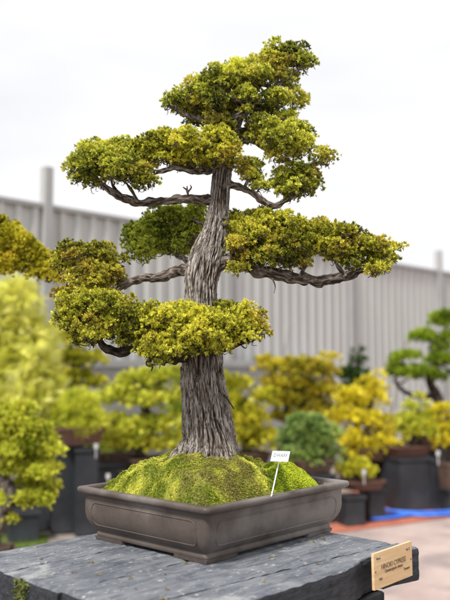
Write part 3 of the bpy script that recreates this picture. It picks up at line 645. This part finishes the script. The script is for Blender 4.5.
# small debris on the table top
deb = noisy('debris', (.05, .04, .03), (.16, .12, .08), scale=90)
mb = MB()
for _ in range(70):
    uu, vv = r_.uniform(.05, uL-.05), r_.uniform(.02, vW-.03); p = Tr-tdB*uu+tdA*vv+np.array([0, 0, .001]); s = r_.uniform(.001, .0026)
    q = p+r_.normal(size=(4, 3))*s*np.array([1.4, 1.4, .5]); mb.add(q, [[0, 1, 2], [0, 2, 3], [0, 3, 1], [1, 3, 2]])
tag(mb.build('leaf_litter', deb, loc=tuple(tbl_c)), 'tiny brown crumbs of litter scattered on the table top', 'litter', kind='stuff')

# shed foliage scraps
sc_ = []
for _ in range(13):
    uu, vv = r_.uniform(.03, uL-.03), r_.uniform(.03, vW-.03); sc_.append((*(Tr-tdB*uu+tdA*vv+np.array([0, 0, .002])), .003))
Vx, Fx, Cx = make_leaves(sc_, .006, 1, ((.10, .07, .03), (.30, .22, .06), (.50, .42, .10), (.45, .25, .08)), kind='fan', flat=.1, updir=0., jitter=.4)
kp = np.maximum(Vx[:, 2], zt+.0015); Vx[:, 2] = np.minimum(kp, zt+.006)
tag(mesh_obj('fallen_leaves', Vx, Fx, M_leaf, col=Cx, loc=tuple(tbl_c)), 'dry yellow-brown scraps of shed foliage scattered over the grey table top', 'fallen leaves', kind='stuff')
# name board
sa_ = .5*(1/1.0)
M_ply = noisy('pale_plywood', (.62, .41, .21), (.72, .50, .28), scale=6, rough=.45, bstr=.1, stretch=(1, 1, 8), c3=(.74, .55, .33), sc3=12)
bo = UZ(371.3, 553.5, zt+.002)
# plane of the board: starts a little in front of the table's front edge and runs along it
dB = unit([1010-225, F/ct, 0]); nB = np.array([dB[1], -dB[0], 0.])
uc, vc = uv(bo); bo = Tr-tdB*uc+tdA*(-.006); bo[2] = zt
def hitboard(px, py):
    r = ray(px, py); o = np.array([0, 0, EYE]); t = ((bo-o)@nB)/(r@nB); return o+r*t
cs = [hitboard(371.3, 553.8), hitboard(409, 542), hitboard(412.8, 574), hitboard(374.5, 590.5)]
print('board', [np.round(c, 3) for c in cs], 'width', np.linalg.norm(cs[0]-cs[1]), 'h', np.linalg.norm(cs[0]-cs[3]))
bc_ = sum(cs)/4; ex = unit(cs[1]-cs[0]+cs[2]-cs[3]); en = -nB if (-nB)[1] < 0 else nB
ey = unit(np.cross(en, ex)); ey = ey if ey[2] > 0 else -ey
hw = .5*(np.linalg.norm(cs[0]-cs[1])+np.linalg.norm(cs[2]-cs[3]))/2; hh = .5*(abs((cs[0]-cs[3])@ey)+abs((cs[1]-cs[2])@ey))/2
sg = thing('name_board', 'small pale plywood name board fixed to the right end of the table edge', 'sign', bc_-ey*hh)
P, Fs = slab(bc_, ex, ey, en, -hw, hw, -hh, hh, .006); mesh_obj('board', P, Fs, M_ply, sg)
o_ = bc_+en*.0034
for sx_ in (-1, 1):
    bk = Bark(); c_ = bc_+en*.003+ex*sx_*hw*.93-ey*hh*.02; bk.tube([c_, c_+en*.0012], [.0017, .0013], n=3, seg=10); mesh_obj('screw', np.array(bk.v), bk.f, M_beam, sg)
text_mesh('HINOKI CYPRESS', hh*.42, M_ink, sg, o_+ey*hh*.12, ex, ey, en, sx=.80)
text_mesh('Chamaecyparis obtusa', hh*.25, M_ink, sg, o_-ey*hh*.16, ex, ey, en, sx=.82)
text_mesh('Bonsai', hh*.19, M_ink, sg, o_+ey*hh*.68-ex*hw*.88, ex, ey, en, 'LEFT', sx=.8)
text_mesh('No 12', hh*.19, M_ink, sg, o_+ey*hh*.62+ex*hw*.88, ex, ey, en, 'RIGHT', sx=.8)
text_mesh('1960', hh*.22, M_ink, sg, o_-ey*hh*.50-ex*hw*.78, ex, ey, en, 'LEFT', sx=.8)
text_mesh('Donated', hh*.22, M_ink, sg, o_-ey*hh*.44+ex*hw*.84, ex, ey, en, 'RIGHT', sx=.8)
mb = MB(); mb.box(bc_-en*.0150-np.array([0, 0, 0]), ex, np.array([ex[1], -ex[0], 0]), .03, .0110, zt-.06, zt-.02, .001); mb.build('bracket', M_beam, sg)

# ================================================================== GROUND
M_ground = noisy('gravel_ground', (.16, .13, .11), (.30, .26, .23), scale=4, rough=.95, bstr=.6, bdist=.01, bscale=60, c3=(.24, .19, .16), sc3=.8)
def sheet(name, pts, z, m, label, cat):
    V = [(p[0], p[1], z) for p in pts]; n = len(V); o = mesh_obj(name, V, [list(range(n))], m, loc=(0, 0, 0)); return tag(o, label, cat, kind='structure')
sheet('ground', [(-150, -60), (150, -60), (150, 300), (-150, 300)], 0, M_ground, 'grey brown ground of the nursery yard', 'ground')
M_path = noisy('worn_pink_paving', (.33, .25, .23), (.45, .36, .33), scale=3.2, rough=.9, bstr=.4, bdist=.006, bscale=50, c3=(.24, .20, .19), sc3=2.4)
M_red = noisy('red_brick_paving', (.34, .10, .06), (.46, .16, .10), scale=9, rough=.9, bstr=.5, bdist=.006, bscale=60, c3=(.30, .13, .09), sc3=2.)
g0 = np.array([.82, 6.2]); g1 = np.array([1.94, 6.85]); gd = (g1-g0)/np.linalg.norm(g1-g0); gn = np.array([-gd[1], gd[0]])
q = lambda s, t: g0+gd*s+gn*t
sheet('path', [q(-1.5, -9), q(14, -9), q(14, 0), q(-1.5, 0)], .004, M_path, 'worn pinkish paving to the right of the table', 'path')
sheet('brick_strip', [q(-1.5, .004), q(14, .004), q(14, 1.5), q(-1.5, 1.5)], .008, M_red, 'strip of red brick paving below the black planters', 'paving')
M_lawn = noisy('lawn_soil', (.07, .10, .02), (.16, .21, .05), scale=6, rough=.9, bstr=.6, bdist=.02)
sheet('lawn_edge', [(-6, 4.2), (-1.05, 4.2), (-1.35, 6.2), (-6, 6.6)], .006, M_lawn, 'strip of green turf behind the left end of the table', 'turf')
r_ = np.random.default_rng(12); V = []; Fs = []; cc = []
for _ in range(9000):
    x = r_.uniform(-3.2, -1.08); y = r_.uniform(4.3, 6.1)
    if x > -1.05-(y-4.2)*.15: continue
    h = r_.uniform(.02, .055); a = r_.uniform(0, 6.28); dx, dy = math.cos(a)*.003, math.sin(a)*.003; n = len(V); lx, ly = r_.normal(size=2)*.015
    V += [(x-dx, y-dy, .006), (x+dx, y+dy, .006), (x+lx, y+ly, h)]; Fs.append([n, n+1, n+2]); c = np.array((.12, .19, .03))*r_.uniform(.7, 1.4); cc += [c*.8, c*.8, c*1.1]
tag(mesh_obj('grass', V, Fs, M_leaf, col=np.array(cc), loc=(-2, 5.2, 0)), 'short green grass behind the left end of the table', 'grass', kind='stuff')

# ================================================================== FENCE
M_fence = noisy('grey_sheet_fence', (.50, .50, .49), (.55, .55, .54), scale=2, rough=.5, bstr=.02, bdist=.001, spec=.4, c3=(.47, .47, .46), sc3=.7, stretch=(1, 1, .3))
M_post = noisy('post_paint', (.36, .36, .36), (.41, .41, .41), scale=3, rough=.5, bstr=.03, spec=.4)
M_cap = noisy('rail_cap_paint', (.30, .295, .29), (.36, .35, .345), scale=3, rough=.5, bstr=.03, spec=.4)
zf = EYE+1.70
fa = U(46, 204.5, 1); fb = U(438, 270.5, 1)
def at_top(px, py): r = ray(px, py); t = 1.70/r[2]; return np.array([r[0]*t, r[1]*t])
A0 = at_top(46, 204.5); A1 = at_top(438, 270.5); fd = (A1-A0)/np.linalg.norm(A1-A0); fn = np.array([-fd[1], fd[0]]); Lf = np.linalg.norm(A1-A0)
print('fence', A0, A1, Lf)
fence = thing('sheet_fence', 'tall grey ribbed metal fence with square posts behind the nursery plants', 'fence', (A0[0], A0[1], 0))
am = at_top(343, 254.3); sm = (am-A0)@fd; step = Lf/3
S = [k*step for k in range(-4, 8)]
for k in range(-4, 7):
    s0, s1 = S[k+4]+.055, S[k+5]-.055; V = []; pitch = .2; xs = []
    x = s0
    while x < s1-.001:
        for dx, dn in ((0, 0), (.11, 0), (.125, .040), (.185, .040), (.2, 0)):
            if x+dx <= s1: xs.append((x+dx, dn))
        x += pitch
    xs.append((s1, 0)); out = [xs[0]]
    for a in xs[1:]:
        if a[0]-out[-1][0] > 1e-4: out.append(a)
    for z in (.05, zf-.03):
        for s, dn in out: p = A0+fd*s+fn*(.02-dn); V.append((p[0], p[1], z))
    n = len(out); o = mesh_obj('panel', V, [[i, i+1, n+i+1, n+i] for i in range(n-1)], M_fence, fence)
    MB().box(A0+fd*(s0+s1)/2, fd, fn, (s1-s0)/2, .042, zf-.052, zf, .004).build('top_rail', M_cap, fence)
for k in range(-4, 8):
    tall = k in (0, 3, 5, -2); zt_ = zf+(.40 if k in (0, -2) else .36) if tall else zf+.006
    MB().box(A0+fd*S[k+4]-fn*.01, fd, fn, .052, .052, 0, zt_, .005).build('post', M_post, fence)
# low wall with pale cap in front of the fence, left part
wall = thing('low_wall', 'low grey block wall with a pale cap in front of the fence', 'wall', (A0[0]+.5, A0[1]+.2, 0))
M_blk = noisy('grey_block', (.32, .315, .31), (.40, .395, .39), scale=5, rough=.9, bstr=.3, bdist=.004)
w0 = A0+fd*(-3.)-fn*.22; w1 = A0+fd*4.6-fn*.22; wc = (w0+w1)/2; hl = np.linalg.norm(w1-w0)/2
MB().box(wc, fd, fn, hl, .09, 0, EYE-.03, .005).build('wall_body', M_blk, wall)
MB().box(wc, fd, fn, hl+.02, .12, EYE-.028, EYE+.055, .006).build('cap', M_post, wall)

# ================================================================== NURSERY PLANTS
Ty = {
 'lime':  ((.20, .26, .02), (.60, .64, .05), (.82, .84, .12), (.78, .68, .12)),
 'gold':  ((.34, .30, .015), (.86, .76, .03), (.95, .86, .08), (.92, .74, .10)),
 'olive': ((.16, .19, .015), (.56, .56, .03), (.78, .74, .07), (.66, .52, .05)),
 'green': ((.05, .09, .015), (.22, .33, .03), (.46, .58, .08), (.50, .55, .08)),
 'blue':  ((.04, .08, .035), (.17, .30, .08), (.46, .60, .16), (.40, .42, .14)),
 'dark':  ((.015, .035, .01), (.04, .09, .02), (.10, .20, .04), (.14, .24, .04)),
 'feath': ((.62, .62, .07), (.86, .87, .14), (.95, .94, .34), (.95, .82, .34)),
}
M_black = noisy('black_plastic', (.016, .018, .022), (.030, .034, .042), scale=5, rough=.45, bstr=.05, spec=.4, c3=(.05, .055, .065), sc3=2)
M_terra = noisy('red_brown_clay', (.085, .045, .035), (.14, .075, .055), scale=9, rough=.7, bstr=.2, bdist=.002)
M_brown = noisy('brown_clay', (.07, .045, .035), (.12, .08, .06), scale=9, rough=.6, bstr=.2, bdist=.002)
def planter(px, d, w, h, label, rot=.35, group='square black planter boxes'):
    d = d*1.0; c = U(px, 365, d); c[2] = 0; t = thing('planter_box', label, 'planter', c, group)
    a = np.array([math.cos(rot), math.sin(rot)]); b = np.array([-a[1], a[0]])
    MB().box(c, a, b, w/2, w/2, 0.009, h-.03, .006).build('body', M_black, t)
    mb = MB().box(c, a, b, w/2+.012, w/2+.012, h-.028, h, .004); mb.build('rim', M_black, t)
    return c, h
def tray(c, a0, w, dpt, z0, h, m, parent, name='pot'):
    """flared rectangular dish under a background plant"""
    a = np.array([math.cos(a0), math.sin(a0), 0]); b = np.array([-a[1], a[0], 0]); rings = []
    for sc, z in ((.80, 0), (.92, h*.5), (1, h*.85), (1.05, h*.86), (1.05, h), (.95, h), (.93, h*.8)):
        R = []
        for sx, sy, t0 in ((1, 1, 0), (-1, 1, 90), (-1, -1, 180), (1, -1, 270)):
            for i in range(4):
                t = math.radians(t0+30*i); r = .03
                R.append(np.array([c[0], c[1], z0+z])+a*(sx*(w/2*sc-r)+r*math.cos(t))+b*(sy*(dpt/2*sc-r)+r*math.sin(t)))
        rings.append(R)
    V, Fs = loft(rings); n = len(rings[0]); Fs.append(list(range(n))[::-1]); mesh_obj(name, V, Fs, m, parent, smooth=False)
def nursery(name, label, cat, d, pads, tone, trunk, stand_z, potw=.4, poth=.12, potm=None, cpx=8., leafpx=6.5, per=22, kind='fan', gap=None, down=.35, droop=0., limbs=(), flat=.85, jit=.5, foot=None, barkm=None, group=None):
    k = d/F; fx = trunk[0][0] if foot is None else foot
    c = U(fx, 365, d); c[2] = stand_z; t = thing(name, label, cat, c, group)
    tray(c, .4, potw, potw*.75, stand_z+.001, poth, potm or M_brown, t)
    ez = pads_px(pads, d); bk = Bark(); P = [np.array([c[0], c[1], stand_z+poth*.7])]+[U(p[0], p[1], d+(p[3] if len(p) > 3 else 0)) for p in trunk[1:]]
    R = [p[2]*k for p in trunk]
    bk.tube(P, R, n=40, seg=12, disp=branch_disp(.3), seed=d)
    cen = [spline(P, 30)]
    for lb in limbs:
        Q = [U(p[0], p[1], d+(p[3] if len(p) > 3 else 0)) for p in lb]; bk.tube(Q, [p[2]*k for p in lb], n=20, seg=8, disp=branch_disp(.3)); cen.append(spline(Q, 16))
    cen = np.vstack(cen)
    for e in ez:                                          # a limb into every pad
        j = int(np.argmin(np.linalg.norm(cen-e[0], axis=1))); bk.tube([cen[j], (cen[j]+e[0])/2-np.array([0, 0, .02]), e[0]], [1.3*k, 1.*k, .6*k], n=8, seg=6)
    bk.build('trunk', barkm or M_darkbark, t)
    cl = fill(ez, cpx*k, (gap or cpx*1.0)*k, hollow=.25, mx=700)
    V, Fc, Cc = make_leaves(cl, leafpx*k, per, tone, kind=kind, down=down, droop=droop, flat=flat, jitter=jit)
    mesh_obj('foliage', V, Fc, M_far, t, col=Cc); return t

# left side
def stand(px, d, w, h, label): return planter(px, d, w, h, label)
stand(-105, 2.62, .36, .95, 'tall black planter box carrying the shoot-laden pine left of the table')
nursery('pine_bonsai', 'yellow-green pine bonsai whose rounded shoots reach in from the left edge above the blurred plants', 'bonsai tree', 2.6,
        [(8,238,18,16),(-8,262,18,16),(24,246,16,10),(12,262,16,12),(36,258,16,10),(48,270,13,10),(-20,235,20,18),(44,262,12,8,.05),(22,268,10,6),(38,274,13,8),(52,280,9,7),(4,272,12,7),(-6,226,14,10),(26,240,9,7,-.04)], ((.13,.13,.012),(.58,.54,.03),(.88,.80,.08),(.85,.66,.08)),
        [(-105,0,9),(-100,400,8),(-80,340,6.5),(-50,295,5),(-20,262,3),(10,254,1.6)], .952, potw=.32, cpx=5.0, leafpx=4.6, per=44, gap=5.8, kind='fan', foot=-105, limbs=[[(-20,258,2.5),(15,262,1.8),(45,272,1.2)]], jit=.35)
stand(-8, 4.05, .30, .27, 'low black planter box at the left edge, under the bushy lime pine')
nursery('pine_bonsai', 'bushy lime-green pine bonsai low at the left edge with a pale gnarled trunk', 'bonsai tree', 4.0,
        [(12,424,18,13),(32,430,16,12),(-4,440,16,14),(24,448,20,12),(46,452,14,9),(14,470,16,10),(40,474,18,9),(50,490,11,7),(34,500,20,8),(0,415,14,10),(52,470,9,7),(6,522,8,6),(14,440,20,12,.08),(34,462,18,10,.1),(8,456,16,10,-.05),(30,484,16,8,.1),(10,500,14,8,.05),(48,440,10,7),(20,412,14,8)], Ty['lime'],
        [(-8,0,7),(2,515,6.5),(12,495,6),(4,476,5),(14,455,4),(22,435,2.5)], .272, potw=.26, cpx=6.2, leafpx=6, per=36, gap=6.0, kind='fan', jit=.4, barkm=M_bark, limbs=[[(8,488,3),(24,490,2.2),(40,496,1.4)]])
planter(26, 6.0, .22, .22, 'small black planter box standing behind the turf at the left')
stand(22, 6.4, .4, .25, 'squat black planter box under the feathery yellow tree')
nursery('weeping_conifer', 'pale yellow feathery weeping conifer, very blurred, left of the grey post', 'conifer', 6.4,
        [(16,300,22,18),(8,340,28,30),(22,370,30,30),(12,405,30,26),(34,400,22,34),(36,340,12,26),(0,310,22,22)], Ty['feath'],
        [(20,0,4),(22,460,3.5),(18,400,3),(14,340,2.2),(16,295,1.2)], .252, potw=.34, cpx=10, leafpx=24, per=22, kind='strap', gap=10, droop=.9, barkm=M_bark, jit=.4)
stand(66, 6.3, .21, .68, 'tall black planter box left of the pot, under the fan-shaped yellow pine')
stand(87, 6.2, .17, .66, 'narrow black planter box nearest the left corner of the brown pot')
nursery('pine_bonsai', 'golden green pine with radiating shoots on a red-brown dish, left of the brown pot', 'bonsai tree', 6.25,
        [(80,432,20,14),(68,418,14,12),(92,424,14,12),(80,408,16,12),(66,440,12,7)], Ty['lime'],
        [(80,0,4),(80,446,4),(78,430,3),(80,410,2)], .682, potw=.36, poth=.14, potm=M_terra, cpx=8, leafpx=13, per=24, kind='needle', gap=8, jit=.3)
stand(60, 7.6, .35, .35, 'black planter box hidden low behind the left planters')
nursery('garden_bonsai', 'layered green bonsai beside the grey post, below the lowest foliage tier', 'bonsai tree', 7.3,
        [(72,342,20,12),(62,360,18,9),(84,362,22,8),(70,378,24,9),(92,384,18,8),(58,392,16,9),(74,398,14,9),(60,335,12,8),(60,410,16,9)], Ty['olive'],
        [(70,0,5),(70,440,4.5),(66,410,4),(76,380,3.4),(70,350,2.4)], .352, potw=.4, cpx=8, leafpx=7, per=26, gap=8.5)
stand(140, 6.6, .3, .42, 'black planter box hidden behind the brown pot on the table')
nursery('garden_bonsai', 'broad layered green bonsai in the blur left of the cypress trunk', 'bonsai tree', 6.6,
        [(140,382,26,9),(168,378,18,9),(118,400,22,9),(150,402,28,10),(176,400,14,12),(112,424,20,9),(140,428,28,12),(170,424,16,10),(124,442,26,9),(156,448,24,8),(176,444,10,9),(128,392,16,7)], Ty['lime'],
        [(148,0,5.5),(148,470,5),(140,448,4.6),(152,425,4),(144,405,3.4),(150,385,2.4)], .422, potw=.34, cpx=8, leafpx=7, per=26, gap=8.6)
# centre
stand(250, 7.0, .3, .42, 'black planter box hidden behind the pot, under the olive bush')
nursery('garden_bonsai', 'dense yellow-olive bush close behind the right side of the cypress trunk', 'bonsai tree', 7.0,
        [(238,388,16,12),(232,410,18,14),(250,420,22,14),(240,436,22,12),(262,440,18,14),(230,440,14,14),(262,402,14,12),(226,380,8,10)], Ty['olive'],
        [(248,0,5),(248,460,4.5),(244,430,4),(240,400,3)], .422, potw=.34, cpx=8, leafpx=7, per=26, gap=8.2)
stand(298, 8.3, .35, .45, 'black planter box hidden behind the blue-green bush')
nursery('garden_bonsai', 'wide golden-topped bonsai against the fence right of the cypress trunk', 'bonsai tree', 8.2,
        [(278,368,24,8),(304,370,26,9),(326,374,13,14),(286,386,26,9),(316,394,22,10),(272,398,18,10),(296,404,26,9),(326,410,14,9),(284,420,20,8),(330,366,9,10),(310,420,20,9)], ((.09,.10,.012),(.46,.42,.02),(.78,.68,.06),(.82,.60,.09)),
        [(300,0,6),(300,455,5.5),(290,430,5),(302,405,4.4),(294,380,3)], .452, potw=.4, cpx=8, leafpx=7, per=24, gap=8.8)
stand(310, 6.7, .3, .40, 'black planter box just behind the back rim of the brown pot')
nursery('garden_bonsai', 'rounded blue-green bush with pale tips behind the small white tag', 'bonsai tree', 6.7,
        [(306,424,20,11),(290,440,14,12),(318,440,20,16),(302,456,24,14),(328,460,12,12),(296,432,12,10),(314,420,10,7)], Ty['blue'],
        [(310,0,4),(310,470,4),(308,450,3.4),(308,430,2.4)], .402, potw=.34, cpx=7.5, leafpx=6.5, per=30, gap=8)
stand(202, 8.6, .3, .36, 'black planter box far back, hidden behind the cypress trunk')
nursery('garden_bonsai', 'mid-green layered bonsai directly behind the cypress trunk, mostly hidden by it', 'bonsai tree', 8.6,
        [(196,384,24,10),(214,398,26,11),(192,412,26,11),(214,424,28,12),(200,438,28,10),(222,386,12,10)], Ty['green'],
        [(202,0,5),(202,450,4.5),(206,425,4),(202,395,3)], .362, potw=.36, cpx=8, leafpx=7, per=26, gap=8.4)
stand(116, 8.3, .5, .30, 'wide black planter box far back between the left planters and the brown pot')
nursery('garden_bonsai', 'low dark green spreading shrub far back, between the red-brown dish and the brown pot', 'shrub', 8.3,
        [(108,452,20,10),(130,446,22,11),(120,436,16,9),(96,448,14,8)], Ty['green'],
        [(116,0,4),(116,458,4),(118,446,3)], .302, potw=.5, cpx=8, leafpx=7, per=26, gap=8.4)
# right
stand(356, 9.0, .3, .4, 'black planter box far behind the golden bush')
nursery('conical_conifer', 'small dark green cone-shaped conifer in front of the fence post', 'conifer', 9.0,
        [(359,352,6,8),(358,364,11,8),(352,378,16,9),(362,390,15,9),(346,394,12,8),(356,404,18,10)], Ty['dark'],
        [(357,0,3),(357,430,3),(357,390,2.4),(359,352,1.2)], .402, potw=.28, cpx=6, leafpx=6, per=26, gap=6.5)
stand(372, 7.6, .22, .42, 'black planter box standing behind the two short planters')
nursery('garden_bonsai', 'bright golden-yellow bush right of the brown pot, the most vivid of the blurred plants', 'bonsai tree', 7.4,
        [(377,375,9,9),(372,388,14,8),(352,402,16,12),(376,402,12,11),(344,420,15,12),(366,422,18,13),(388,428,14,12),(350,440,18,12),(378,446,20,11),(396,440,8,9),(362,456,20,7),(336,436,9,10)], Ty['gold'],
        [(368,0,4.5),(368,480,4),(366,450,3.6),(368,420,3),(374,390,2)], .422, potw=.3, potm=M_terra, cpx=8, leafpx=7, per=26, gap=8.4)
stand(440, 8.4, .4, .5, 'black planter box behind the right planters, under the cloud-pruned pine')
nursery('cloud_pine', 'cloud-pruned green pine with flat pads and dark trunk at the right edge', 'bonsai tree', 8.2,
        [(424,339,15,8),(444,322,16,12),(458,340,18,10),(405,359,17,6.5),(412,375,26,8),(446,362,20,8),(464,375,16,8),(440,350,12,6),(396,368,10,5),(436,380,14,6)], ((.04,.08,.012),(.22,.36,.02),(.45,.58,.04),(.5,.56,.05)),
        [(436,0,5.5),(434,430,5),(438,400,4.6),(430,380,4.2),(440,352,3.4),(446,330,2.2)], .502, potw=.42, cpx=6.5, leafpx=5.5, per=34, gap=6.6, limbs=[[(434,396,3),(416,396,2.6),(402,390,2),(394,380,1.4)]], down=.1)
c, h = stand(404, 7.3, .34, .47, 'large black planter box at the right, the widest in view')
nursery('garden_bonsai', 'yellow-green dome-shaped shrub on a red-brown dish atop the widest black planter', 'bonsai tree', 7.3,
        [(418,408,12,9),(408,422,14,10),(426,420,14,10),(416,432,20,8),(432,430,8,8),(420,398,6,6)], Ty['lime'],
        [(404,0,6),(412,446,5.5),(418,432,5),(418,415,3)], .472, potw=.40, poth=.10, potm=M_terra, cpx=7, leafpx=6.5, per=30, gap=7.4)
stand(432, 7.25, .13, .45, 'narrow black planter box just right of the widest one')
stand(450, 7.25, .27, .20, 'black planter box at the right edge, below the yellow shrub')
nursery('garden_bonsai', 'yellow shrub in a dark brown pot cut by the right edge', 'bonsai tree', 7.2,
        [(444,412,12,10),(440,430,10,10),(454,432,16,14),(448,444,14,8)], Ty['gold'],
        [(452,0,4),(450,450,4),(450,430,3),(448,412,2)], .202, potw=.30, poth=.24, cpx=7.5, leafpx=7, per=26, gap=8)
stand(349, 6.55, .17, .245, 'short black planter box, left one of the pair next to the brown pot')
stand(371, 6.75, .15, .27, 'short black planter box, right one of the pair, just before the red paving')
nursery('ground_shrub', 'low olive seedling shrub in a brown dish on the pair of short planters', 'shrub', 6.68,
        [(352,472,14,6),(366,474,14,6),(358,466,10,5)], Ty['olive'],
        [(360,0,3),(360,484,3),(358,474,2)], .272, potw=.33, poth=.075, potm=M_terra, cpx=6, leafpx=6, per=24, gap=6.5)
M_tagw = noisy('aged_label', (.42, .42, .41), (.55, .55, .54), scale=30, rough=.6, bstr=.05)
# small white tags on the background pots
for (px, py, d, lab) in ((364, 472, 6.5, 'small white label among the low olive shrub right of the pot'), (96, 446, 6.0, 'small white label stuck in the red-brown dish left of the pot'), (108, 476, 5.4, 'small white label just above the left corner of the brown pot rim'), (438, 453, 6.7, 'small white label by the right edge beside the dome-shaped shrub')):
    p = U(px, py, d); kk = d/F; t = thing('plant_label', lab, 'plant label', p-np.array([0, 0, 12*kk]), 'white labels among the nursery plants')
    X = unit([1, .2, 0]); Z = np.array([0, 0, 1.]); Nn = np.array([.2, -1, 0])
    P, Fs = slab(p, X, Z, Nn, -2*kk, 2*kk, -2.4*kk, 2.4*kk, .003); mesh_obj('card', P, Fs, M_tagw, t)
    P, Fs = slab(p, X, Z, Nn, -.5*kk, .5*kk, -12*kk, -2.4*kk, .003); mesh_obj('stake', P, Fs, M_tagw, t)
# bamboo canes leaning near the fence
M_cane = noisy('cane', (.20, .18, .15), (.32, .29, .25), scale=20)
for (a, b, d, lab) in (((281, 372), (290, 322), 9.5, 'thin grey cane leaning before the fence above the golden bonsai'), ((404, 350), (407, 334), 9.0, 'thin grey cane beside the cloud-pruned pine')):
    top = U(b[0], b[1], d); ft = U(a[0], a[1], d); dr = unit(top-ft); ft = ft-dr*((ft[2]-.005)/dr[2]); bk = Bark(); bk.tube([ft, (ft+top)/2, top], [.010, .009, .007], n=12, seg=8)
    o = mesh_obj('garden_cane', np.array(bk.v), bk.f, M_cane, smooth=True, loc=tuple(ft)); tag(o, lab, 'cane')
# blue lay-flat hose
M_hose = noisy('blue_hose', (.03, .13, .62), (.07, .24, .85), scale=8, rough=.4, bstr=.05)
bk = MB()
for pts in ([(374,507),(392,511),(415,512.5),(436,512),(470,510)], [(370,519.5),(390,518),(410,515),(430,515.5),(470,513)], [(372,513),(388,515),(408,514.5)]):
    P = spline([UZ(x, y, .026) for x, y in pts], 30); V, Fs, _, _ = tube(P, [.017]*len(P), n=30, seg=8); V = [np.array([v[0], v[1], .028+(v[2]-.026)*.75]) for v in V]; bk.add(V, Fs)
tag(bk.build('hose', M_hose, smooth=True, loc=(1.6, 6.9, 0)), 'blue hose lying in loops on the red paving at the right', 'hose')

# ================================================================== LIGHT, SKY, CAMERA
w = bpy.data.worlds.new('World'); SC.world = w; w.use_nodes = True; nt = w.node_tree; bg = nt.nodes['Background']
sky = nt.nodes.new('ShaderNodeTexSky'); sky.sky_type = 'NISHITA'; sky.sun_disc = False
ELEV, AZ = math.radians(52), math.radians(215)       # sun: behind and left of the camera
sky.sun_elevation = ELEV; sky.sun_rotation = AZ; sky.dust_density = 3.; sky.air_density = 1.
tc = N(nt, 'ShaderNodeTexCoord'); mp = N(nt, 'ShaderNodeMapping'); mp.inputs['Scale'].default_value = (1, 1, 3); nt.links.new(tc.outputs['Generated'], mp.inputs[0])
n = N(nt, 'ShaderNodeTexNoise', Scale=2.2, Detail=5.); nt.links.new(mp.outputs[0], n.inputs['Vector'])
cloud = ramp(nt, n.outputs[0], [(.34, (5.9, 5.9, 6.1)), (.62, (6.9, 6.85, 6.9))])
nt.links.new(mix(nt, .93, sky.outputs[0], cloud), bg.inputs[0]); bg.inputs[1].default_value = .1
sd = bpy.data.lights.new('sun', 'SUN'); sd.energy = 3.0; sd.angle = math.radians(9); sd.color = (1, .96, .90)
so = bpy.data.objects.new('sun', sd); C.objects.link(so)
sv = Vector((math.sin(AZ)*math.cos(ELEV), math.cos(AZ)*math.cos(ELEV), math.sin(ELEV))); so.rotation_euler = (sv).to_track_quat('Z', 'Y').to_euler(); so.location = sv*20
cam = bpy.data.cameras.new('camera'); co_ = bpy.data.objects.new('camera', cam); C.objects.link(co_); SC.camera = co_
co_.location = (0, 0, EYE); co_.rotation_euler = (math.pi/2+TH, 0, 0)
cam.sensor_fit = 'VERTICAL'; cam.sensor_height = 36; cam.lens = F/600*36; cam.clip_end = 2000; cam.clip_start = .05
cam.dof.use_dof = True; cam.dof.focus_distance = 1.86; cam.dof.aperture_fstop = cam.lens/17.5
SC.render.engine = 'CYCLES'; SC.view_settings.view_transform = 'Standard'; SC.view_settings.look = 'None'; SC.view_settings.exposure = .68; SC.view_settings.gamma = 1
SC.cycles.use_denoising = True; SC.cycles.max_bounces = 6; SC.cycles.transparent_max_bounces = 4
for o in bpy.data.objects:
    if '_o' in o: del o['_o']
